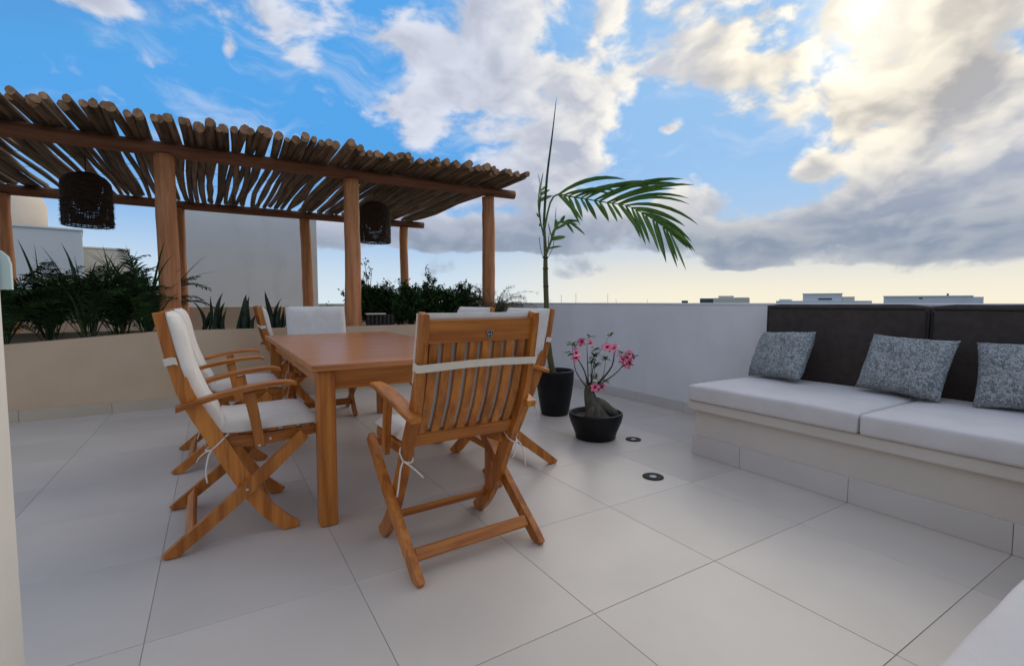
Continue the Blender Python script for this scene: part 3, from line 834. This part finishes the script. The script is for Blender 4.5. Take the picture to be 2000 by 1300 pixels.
def palm_clump(loc, h, label, seed, nf=16, spread=1.0):
    t = thing('clumping_palm', label, 'palm', loc, 0, 'dark palms in the left planter'); r = random.Random(seed)
    for k in range(5):
        a = r.uniform(0, 6.28); q = r.uniform(.01, .05)
        tube('cane', spline([(math.cos(a) * q, math.sin(a) * q, 0), (math.cos(a) * q * 1.8, math.sin(a) * q * 1.8, .16), (math.cos(a) * q * 3, math.sin(a) * q * 3, .34)], 6), [.011, .0105, .010, .009, .008, .007], STEMG, t, 6)
    for k in range(nf):
        o = link(bpy.data.objects.new('frond', FROND[r.randrange(5)]), t)
        a = k * 2.4 + r.uniform(-.4, .4); z = r.uniform(.0, .30); q = .03 + z * .12
        o.location = (math.cos(a) * q, math.sin(a) * q, z)
        s = h * r.uniform(.5, 1.0) * (1 - z * .5); o.scale = (s * spread, s * .9, s)
        o.rotation_euler = (R(r.uniform(-8, 8)), R(r.uniform(-12, 16)), a)
    for k in range(26):
        o = link(bpy.data.objects.new('blade', BLADE[r.randrange(6)]), t); a = r.uniform(0, 6.28); q = r.uniform(0, .10)
        o.location = (math.cos(a) * q, math.sin(a) * q * .6, r.uniform(.0, .20)); sL = h * r.uniform(.55, 1.12); o.scale = (sL, sL * r.uniform(.6, 1.1), sL)
        o.rotation_euler = (R(r.uniform(-10, 10)), R(r.uniform(-8, 22)), a)
def blade_mesh(seed):
    r = random.Random(seed); V_, F_ = [], []
    leaflet_data((0, 0, 0), (r.uniform(.10, .30), 0, 1), (-1, 0, .2), 1.0, .028, r.uniform(.7, 1.9), V_, F_, 12, .2)
    me = bpy.data.meshes.new('blade'); me.from_pydata([tuple(q) for q in V_], [], F_); me.materials.append(LEAF_D)
    me.polygons.foreach_set('use_smooth', [True] * len(me.polygons)); return me
BLADE = [blade_mesh(k) for k in range(6)]
palms = [(-1.86, 6.05, .74, 'dark palm clump at the left border of the planter'), (-1.60, 5.93, .80, 'dense dark palm clump second from the left border in the planter'),
         (-1.33, 6.12, .82, 'dark palm clump under the frayed pendant lamp'), (-1.03, 5.98, .92, 'dark palm with a long arching leaf in front of the cream block'),
         (-.80, 6.10, .80, 'dark palm clump second to the left of the thick front post'), (-.58, 5.97, .86, 'dark palm clump just left of the thick front post')]
for i, (x, y, h, lab) in enumerate(palms):
    top = .735 if x > -.45 else .735 + (x + .45) * .076
    palm_clump((x, y, top - .06), h, lab, 40 + i, 26)

def shrub(name, loc, size, label, seed, nl, m, leaf=.03, wisp=0, group=None, cat='shrub'):
    t = thing(name, label, cat, loc, 0, group); r = random.Random(seed); V_, F_ = [], []; LV, LF = [], []
    sx_, sy_, h = size; tips = []
    for k in range(14):
        a = r.uniform(0, 6.28); q = math.sqrt(r.random())
        end = Vector((math.cos(a) * q * sx_, math.sin(a) * q * sy_, h * r.uniform(.62, 1.0) * (1 - .25 * q * q)))
        if k < wisp: end = Vector((r.uniform(-.4, .4) * sx_, 0, h * r.uniform(1.2, 1.45)))
        mid = Vector((end.x * .45, end.y * .45, end.z * .5)) + Vector((r.uniform(-.03, .03), r.uniform(-.03, .03), 0))
        st = Vector((r.uniform(-.04, .04), r.uniform(-.04, .04), 0))
        path = [Vector(p) for p in spline([tuple(st), tuple(mid), tuple(end)], 9)]
        tube_data(path, [.007 * (1 - i / 10) + .0012 for i in range(9)], 5, True, V_, F_)
        thin = k < wisp
        for _ in range(4 if thin else 13):
            i = r.randrange(3, 9); b = path[i]
            e = b + Vector((r.uniform(-1, 1) * sx_ * .42, r.uniform(-1, 1) * sy_ * .42, r.uniform(-.12, .34) * h))
            if thin: e = b + Vector((r.uniform(-.05, .05), r.uniform(-.05, .05), r.uniform(-.02, .08)))
            m_ = b.lerp(e, .5) + Vector((0, 0, .02))
            tw = [Vector(p) for p in spline([tuple(b), tuple(m_), tuple(e)], 6)]
            tube_data(tw, [.0025, .0022, .002, .0016, .0012, .0008], 4, False, V_, F_)
            tips.append((tw, thin))
    per = max(2, nl // len(tips))
    for tw, thin in tips:
        for _ in range(max(3, per // 6) if thin else per):
            i = r.randrange(1, 6); p = tw[i] + Vector((r.gauss(0, .014), r.gauss(0, .014), r.gauss(0, .014)))
            d = Vector((r.uniform(-1, 1), r.uniform(-1, 1), r.uniform(-.3, .9))).normalized()
            leaflet_data(p, d, Vector((r.uniform(-.5, .5), r.uniform(-.5, .5), 1)), leaf * r.uniform(.6, 1.25), leaf * .52 * r.uniform(.7, 1.2), .5, LV, LF, 2, .18)
    mesh_obj('twigs', V_, F_, TWIG, t, True)
    fo = mesh_obj('foliage', LV, LF, m, t, True); fo['kind'] = 'stuff'
    return t
GR = 'dark shrubs in the planter behind the table'
shrub('shrub', (1.66, 6.08, .675), (.27, .18, .56), 'dark leafy shrub just right of the middle post with wispy top shoots', 1, 9000, LEAF_S, .038, 3, GR)
shrub('shrub', (2.02, 6.02, .675), (.29, .19, .50), 'dense dark shrub in the middle of the shrub row behind the table', 2, 9000, LEAF_S, .038, 0, GR)
shrub('shrub', (2.42, 6.10, .675), (.30, .19, .58), 'tallest dark shrub of the row, in front of the thin back post', 3, 10000, LEAF_S, .038, 1, GR)
shrub('shrub', (2.88, 6.02, .675), (.30, .18, .50), 'dark shrub at the right end of the row, left of the pale front post', 4, 8000, LEAF_S, .038, 0, GR)
shrub('shrub', (1.84, 6.17, .675), (.25, .14, .50), 'dark shrub filling the row behind the slatted crate', 12, 6000, LEAF_S, .038, 1, GR)
shrub('shrub', (2.23, 6.15, .675), (.26, .14, .52), 'dark shrub filling the row left of the thin back post', 13, 6000, LEAF_S, .038, 0, GR)
shrub('shrub', (2.64, 6.14, .675), (.26, .14, .50), 'dark shrub filling the row right of the thin back post', 14, 6000, LEAF_S, .038, 0, GR)
shrub('shrub', (1.20, 6.25, .675), (.12, .10, .27), 'low dark sprig left of the middle post beside the leaning back post', 6, 260, LEAF_S, .03, 0, GR)
shrub('small_sprig', (3.52, 6.05, .675), (.10, .08, .42), 'sparse small sprig above the wall between the palm and the pale post', 5, 150, LEAF_F, .022, 0, None, 'plant')
# feathery plant round the right post
ft = thing('feathery_plant', 'feathery plant with drooping wispy leaves at the foot of the right post', 'plant', (3.22, 5.74, .736))
r = random.Random(9); V_, F_, V2, F2 = [], [], [], []
for k in range(60):
    a = r.uniform(0, 6.28); L = r.uniform(.38, .72); ri = r.uniform(1.0, 2.6)
    p = Vector((0, 0, .02)); d = Vector((math.cos(a), math.sin(a) * .7 - .1, ri)).normalized(); pts = [p.copy()]
    for i in range(9):
        p = p + d * L / 8; d = (d + Vector((0, 0, -.21))).normalized(); pts.append(p.copy())
    tube_data(pts, [.0022] * 9 + [.0008], 4, False, V_, F_)
    for i in range(2, 10):
        for _ in range(9):
            q = pts[i] + Vector((r.gauss(0, .006), r.gauss(0, .006), r.gauss(0, .006)))
            leaflet_data(q, Vector((r.uniform(-1, 1), r.uniform(-1, 1), r.uniform(-.5, .8))), (0, 0, 1), r.uniform(.025, .055), .0045, .3, V2, F2, 2, .1)
mesh_obj('stems', V_, F_, TWIG, ft, True); fo = mesh_obj('foliage', V2, F2, LEAF_F, ft); fo['kind'] = 'stuff'

# snake plants
def snake(loc, blades, label):
    t = thing('snake_plant', label, 'plant', loc, 0, 'snake plants in the planter')
    for (dx, dy, lean_, L, w, tw) in blades:
        V_, F_ = [], []; n = 9
        for i in range(n + 1):
            q = i / n; ww = w * (.55 + .45 * math.sin(math.pi * min(1, q * .75 + .15))) * (1 - q ** 5) + .001
            a = tw * q; c = Vector((dx + lean_ * q * q * L * .6 + .012 * math.sin(q * 5 + dx * 30), dy, L * q)); s = Vector((math.cos(a), math.sin(a), 0)); nn = Vector((-math.sin(a), math.cos(a), 0))
            V_ += [c - s * ww / 2, c + nn * ww * .14 + nn * .002, c + s * ww / 2, c + nn * ww * .14 - nn * .002]
        for i in range(n):
            b = i * 4
            F_ += [(b + k_, b + (k_ + 1) % 4, b + 4 + (k_ + 1) % 4, b + 4 + k_) for k_ in range(4)]
        mesh_obj('leaf', V_, F_, LEAF_N, t, True)
snake((-.02, 5.95, .675), [(-.06, 0, -.55, .36, .035, .6), (-.03, .03, .1, .40, .030, .4), (.0, -.02, .42, .44, .055, .8), (.05, .02, .30, .34, .05, .3), (.09, 0, .15, .28, .045, 1.2), (-.07, .05, .25, .24, .05, .2)], 'spreading snake plant at the left of the low tan wall')
snake((.26, 5.98, .675), [(0, 0, .18, .42, .075, .3), (-.04, .03, .30, .38, .06, .8), (.04, .02, .10, .40, .05, .5), (.08, -.01, .3, .22, .05, 1.0)], 'upright broad-bladed snake plant in the middle')
snake((.52, 5.98, .675), [(0, 0, -.12, .46, .055, .2), (.03, .02, .42, .38, .045, .7), (.08, 0, .12, .30, .05, .2), (.12, .01, .05, .27, .05, .9), (-.04, .02, -.1, .28, .05, .3), (.05, .03, -.35, .44, .022, .3), (.15, 0, .1, .26, .045, .4)], 'snake plant behind the far left chair, right of the others')

# dark slatted crate by the middle post
sb = thing('slatted_crate', 'small dark slatted crate with a cream rim beside the middle post', 'crate', (1.72, 5.86, .69))
for i in range(7): box('slat', (-.165 + i * .049, -.008, 0), (-.140 + i * .049, .004, .17), DKW, sb, .002)
box('rim', (-.18, -.012, .171), (.06, .06, .188), STRAP, sb, .003)
box('back_board', (-.17, .03, 0), (.17, .045, .17), DKW, sb, .002)

# ---- young palm in the tall pot
yp = thing('young_palm', 'young coconut palm with one long arching leaf and an upright spear', 'palm', (2.60, 3.50, .352))
tube('trunk', spline([(-.012, .0, -.01), (-.040, .04, .24), (-.044, .086, .796), (-.037, .106, 1.12), (-.04, .128, 1.397)], 16), [.030, .029, .028, .027, .026, .025, .024, .0235, .023, .022, .020, .017, .015, .013, .011, .009], STEMG, yp, 10)
for zc in (.42, .62, .80, .96, 1.06): 
    lathe('leaf_scar', [(.024, -.006), (.0275, 0), (.025, .006)], TWIG, yp, 12).location = (-.043, .05 + .045 * zc, zc)
sp = [Vector(p) for p in spline([(-.04, .128, 1.35), (-.004, .134, 1.766), (.047, .13, 2.135), (.095, .128, 2.504)], 12)]
tube('spear_leaf', sp, [.011, .012, .012, .0115, .011, .010, .009, .008, .0065, .005, .0035, .001], LEAF_D, yp, 7)
def palm_frond(pts, n, up_l, dn_l, w, seed, flat=False):
    r = random.Random(seed); P = [Vector(p) for p in spline(pts, 24)]
    fr = tube('frond', P, [.010 * (1 - i / 27) for i in range(24)], LEAF_P, yp, 6)
    for k in range(n):
        t = .22 + .78 * min(1, max(0, k / (n - 1) + r.uniform(-.012, .012))); q = t * 22.9; i = int(q); p = P[i].lerp(P[i + 1], q - i)
        tg = (P[min(23, i + 1)] - P[max(0, i - 1)]).normalized(); sd = tg.cross(Vector((0, 0, 1))).normalized(); up = sd.cross(tg).normalized()
        for s_ in (1, -1):
            L = (up_l if s_ > 0 else dn_l)(t) * r.uniform(.68, 1.18)
            if s_ > 0: d = tg * 1.0 + up * (.22 + .62 * math.exp(-((t - .45) / .22) ** 2)) + sd * r.uniform(-.30, .10)
            else: d = tg * (.55 + .5 * t) - up * r.uniform(.55, .85) + sd * r.uniform(-.1, .45)
            V_, F_ = [], []
            leaflet_data(p, d, sd * -1 + up * .3 * s_, L, w * r.uniform(.75, 1.2), (.75 if s_ > 0 else .35) * r.uniform(.7, 1.3), V_, F_, 7, .22)
            mesh_obj('leaflet', V_, F_, LEAF_P, fr, True)
palm_frond([(-.039, .121, 1.304), (.008, .055, 1.594), (.1, -.12, 1.572), (.257, -.339, 1.507), (.387, -.481, 1.466), (.526, -.609, 1.362), (.668, -.705, 1.234)], 22,
           lambda t: .22 + .46 * math.sin(math.pi * min(1, t * .85 + .14)), lambda t: .13 + .24 * t + .16 * math.exp(-((t - .24) / .08) ** 2), .031, 5)
palm_frond([(-.045, .121, 1.258), (-.019, .241, 1.508), (.042, .281, 1.70)], 6, lambda t: .22, lambda t: .20, .030, 6)
palm_frond([(-.035, .101, 1.073), (.06, .13, 1.25), (.11, .152, 1.37)], 4, lambda t: .22, lambda t: .20, .026, 7)
palm_frond([(-.026, .099, 1.12), (.009, -.022, 1.34), (.06, -.10, 1.36)], 5, lambda t: .10, lambda t: .20, .026, 8)
tube('dry_rib', spline([(-.04, .10, 1.02), (-.075, .12, 1.12), (-.088, .13, 1.24)], 6), .003, TWIG, yp, 5)
tube('dry_rib', spline([(-.03, .10, 1.03), (.03, .08, 1.16), (.05, .09, 1.28)], 6), .003, TWIG, yp, 5)

# ---- desert rose in the bowl
dr = thing('desert_rose', 'desert rose with swollen grey trunk and pink flowers in the low bowl', 'plant', (2.40, 2.72, .158))
v, f = tube_data(spline([(.0, -.004, -.03), (-.004, .0, .03), (-.016, .016, .10), (-.034, .032, .16), (-.036, .039, .235)], 14), [.105, .102, .095, .086, .076, .066, .056, .049, .044, .041, .038, .036, .03, .022], 18)
for i, q in enumerate(v): v[i] = q + Vector((noise.noise(q * 14), noise.noise(q * 14 + Vector((4, 0, 0))), 0)) * .014
mesh_obj('caudex', v, f, CAUD, dr, True)
for pa, r0 in [([(.0, 0, .11), (.06, -.035, .075), (.125, -.075, .012), (.15, -.09, -.03)], .045), ([(-.02, .0, .08), (-.07, -.03, .04), (-.11, -.06, -.03)], .036), ([(.02, .03, .06), (.05, .08, .02), (.06, .11, -.03)], .035)]:
    n_ = 10; v, f = tube_data(spline(pa, n_), [r0 * (1 - .06 * i) for i in range(n_)], 12)
    for i, q in enumerate(v): v[i] = q + Vector((noise.noise(q * 20), 0, noise.noise(q * 20 + Vector((4, 0, 0))))) * .007
    mesh_obj('root', v, f, CAUD, dr, True)
for pa, r0 in [([(-.037, .038, .203), (-.059, .061, .336), (-.101, .094, .432), (-.116, .106, .47)], .007), ([(-.04, .038, .203), (-.055, .03, .356), (-.045, .054, .53)], .0065), ([(-.03, .03, .203), (-.006, .03, .356), (.015, .02, .44)], .006),
               ([(-.015, .02, .203), (.04, 0, .26), (.116, -.043, .375), (.136, -.047, .49)], .010), ([(-.01, .02, .215), (.06, -.02, .26), (.146, -.066, .33), (.2, -.09, .40)], .007), ([(-.03, .02, .21), (.0, .05, .40), (.04, .01, .48), (.106, -.022, .60)], .0035),
               ([(-.04, .04, .2), (-.1, .08, .30), (-.13, .09, .37), (-.13, .12, .53)], .0055), ([(-.03, .03, .21), (-.02, .0, .33), (.0, .01, .40)], .004), ([(.04, 0, .26), (.06, -.02, .33), (.08, -.012, .43)], .004)]:
    tube('branch', spline(pa, 10), [r0 * (1 - i / 14) for i in range(10)], TWIG, dr, 6)
def flower_mesh(seed):
    r = random.Random(seed); V_, F_ = [], []; fm = []
    for k in range(5):
        a = k * 2 * math.pi / 5 + r.uniform(-.15, .15); b = len(V_); dirv = Vector((math.cos(a), math.sin(a), 0)); sd = Vector((-math.sin(a), math.cos(a), 0)); L = r.uniform(.036, .046)
        for i in range(6):
            t = i / 5; w = .034 * math.sin(math.pi * (.10 + .80 * t) ** .9) + .004; z = .020 * t ** .6 + .008 * math.sin(t * 3) - .018 * t * t * r.uniform(.2, 1.2)
            for j in (-1, 0, 1): V_.append(dirv * (.004 + L * t) + sd * w / 2 * j + Vector((0, 0, z + abs(j) * .007 * r.uniform(.3, 1.4))))
        for i in range(5):
            for j in range(2):
                q = b + i * 3 + j; F_.append((q, q + 3, q + 4, q + 1)); fm.append(1 if i == 0 else 0)
    tube_data([(0, 0, -.03), (0, 0, -.012), (0, 0, .006)], [.003, .005, .008], 6, True, V_, F_); fm += [1] * (len(F_) - len(fm))
    me = bpy.data.meshes.new('flower'); me.from_pydata([tuple(q) for q in V_], [], F_); me.materials.append(PETAL); me.materials.append(PETALC)
    me.polygons.foreach_set('material_index', fm); me.polygons.foreach_set('use_smooth', [True] * len(F_)); return me
FL = [flower_mesh(k) for k in range(4)]; r = random.Random(5)
for k, p in enumerate([(-.116, .106, .47), (-.064, .081, .554), (-.025, .052, .545), (.090, -.014, .512), (.136, -.046, .500), (.206, -.094, .440), (.237, -.116, .392), (.193, -.092, .385), (.222, -.103, .458), (.175, -.08, .42), (-.025, -.02, .224), (.030, -.036, .218), (-.12, .09, .43)]):
    o = link(bpy.data.objects.new('flower', FL[k % 4]), dr); o.location = p
    o.rotation_euler = (R(r.uniform(35, 80)), R(r.uniform(-25, 25)), R(-31 + r.uniform(-60, 60))); s_ = r.uniform(.72, 1.02); o.scale = (s_, s_, s_)
for k, (p, n_) in enumerate([((-.13, .12, .535), 11), ((-.145, .126, .47), 5), ((.004, .031, .451), 13), ((-.014, .039, .413), 6), ((.075, -.015, .43), 8), ((.015, .012, .383), 8), ((.0, .012, .287), 9), ((.015, .028, .501), 5), ((-.03, .05, .60), 4), ((.106, -.02, .605), 4), ((.184, -.078, .47), 6), ((.258, -.125, .44), 4), ((-.03, .03, .24), 10), ((.01, .0, .245), 9), ((.06, -.02, .265), 6)]):
    V_, F_ = [], []
    for _ in range(int(n_ * 1.5)):
        a = r.uniform(0, 6.28); leaflet_data(Vector(p) + Vector((r.gauss(0, .006), r.gauss(0, .006), r.gauss(0, .006))), (math.cos(a), math.sin(a), r.uniform(-.3, .9)), (0, 0, 1), r.uniform(.034, .058), .023 * r.uniform(.7, 1.1), .5, V_, F_, 4, .15)
    mesh_obj('leaf_cluster', V_, F_, LEAF_R, dr, True)

# ---- recessed floor lamps
def floor_lamp(loc, rr, label):
    t = thing('floor_lamp', label, 'floor lamp', loc, 0, 'round black lamps set in the floor')
    lathe('rim', [(rr, 0.0008), (rr, .004), (rr * .93, .0065), (rr * .6, .0065), (rr * .5, .004)], PIPE, t, 32)
    lathe('lens', [(rr * .36, .0041), (rr * .34, .0055), (rr * .2, .0062), (.002, .0064)], LENS, t, 20)
floor_lamp((2.135, 1.918, 0), .060, 'round black lamp set in the floor, nearer the camera')
floor_lamp((2.600, 2.530, 0), .056, 'round black lamp set in the floor, by the low bowl')
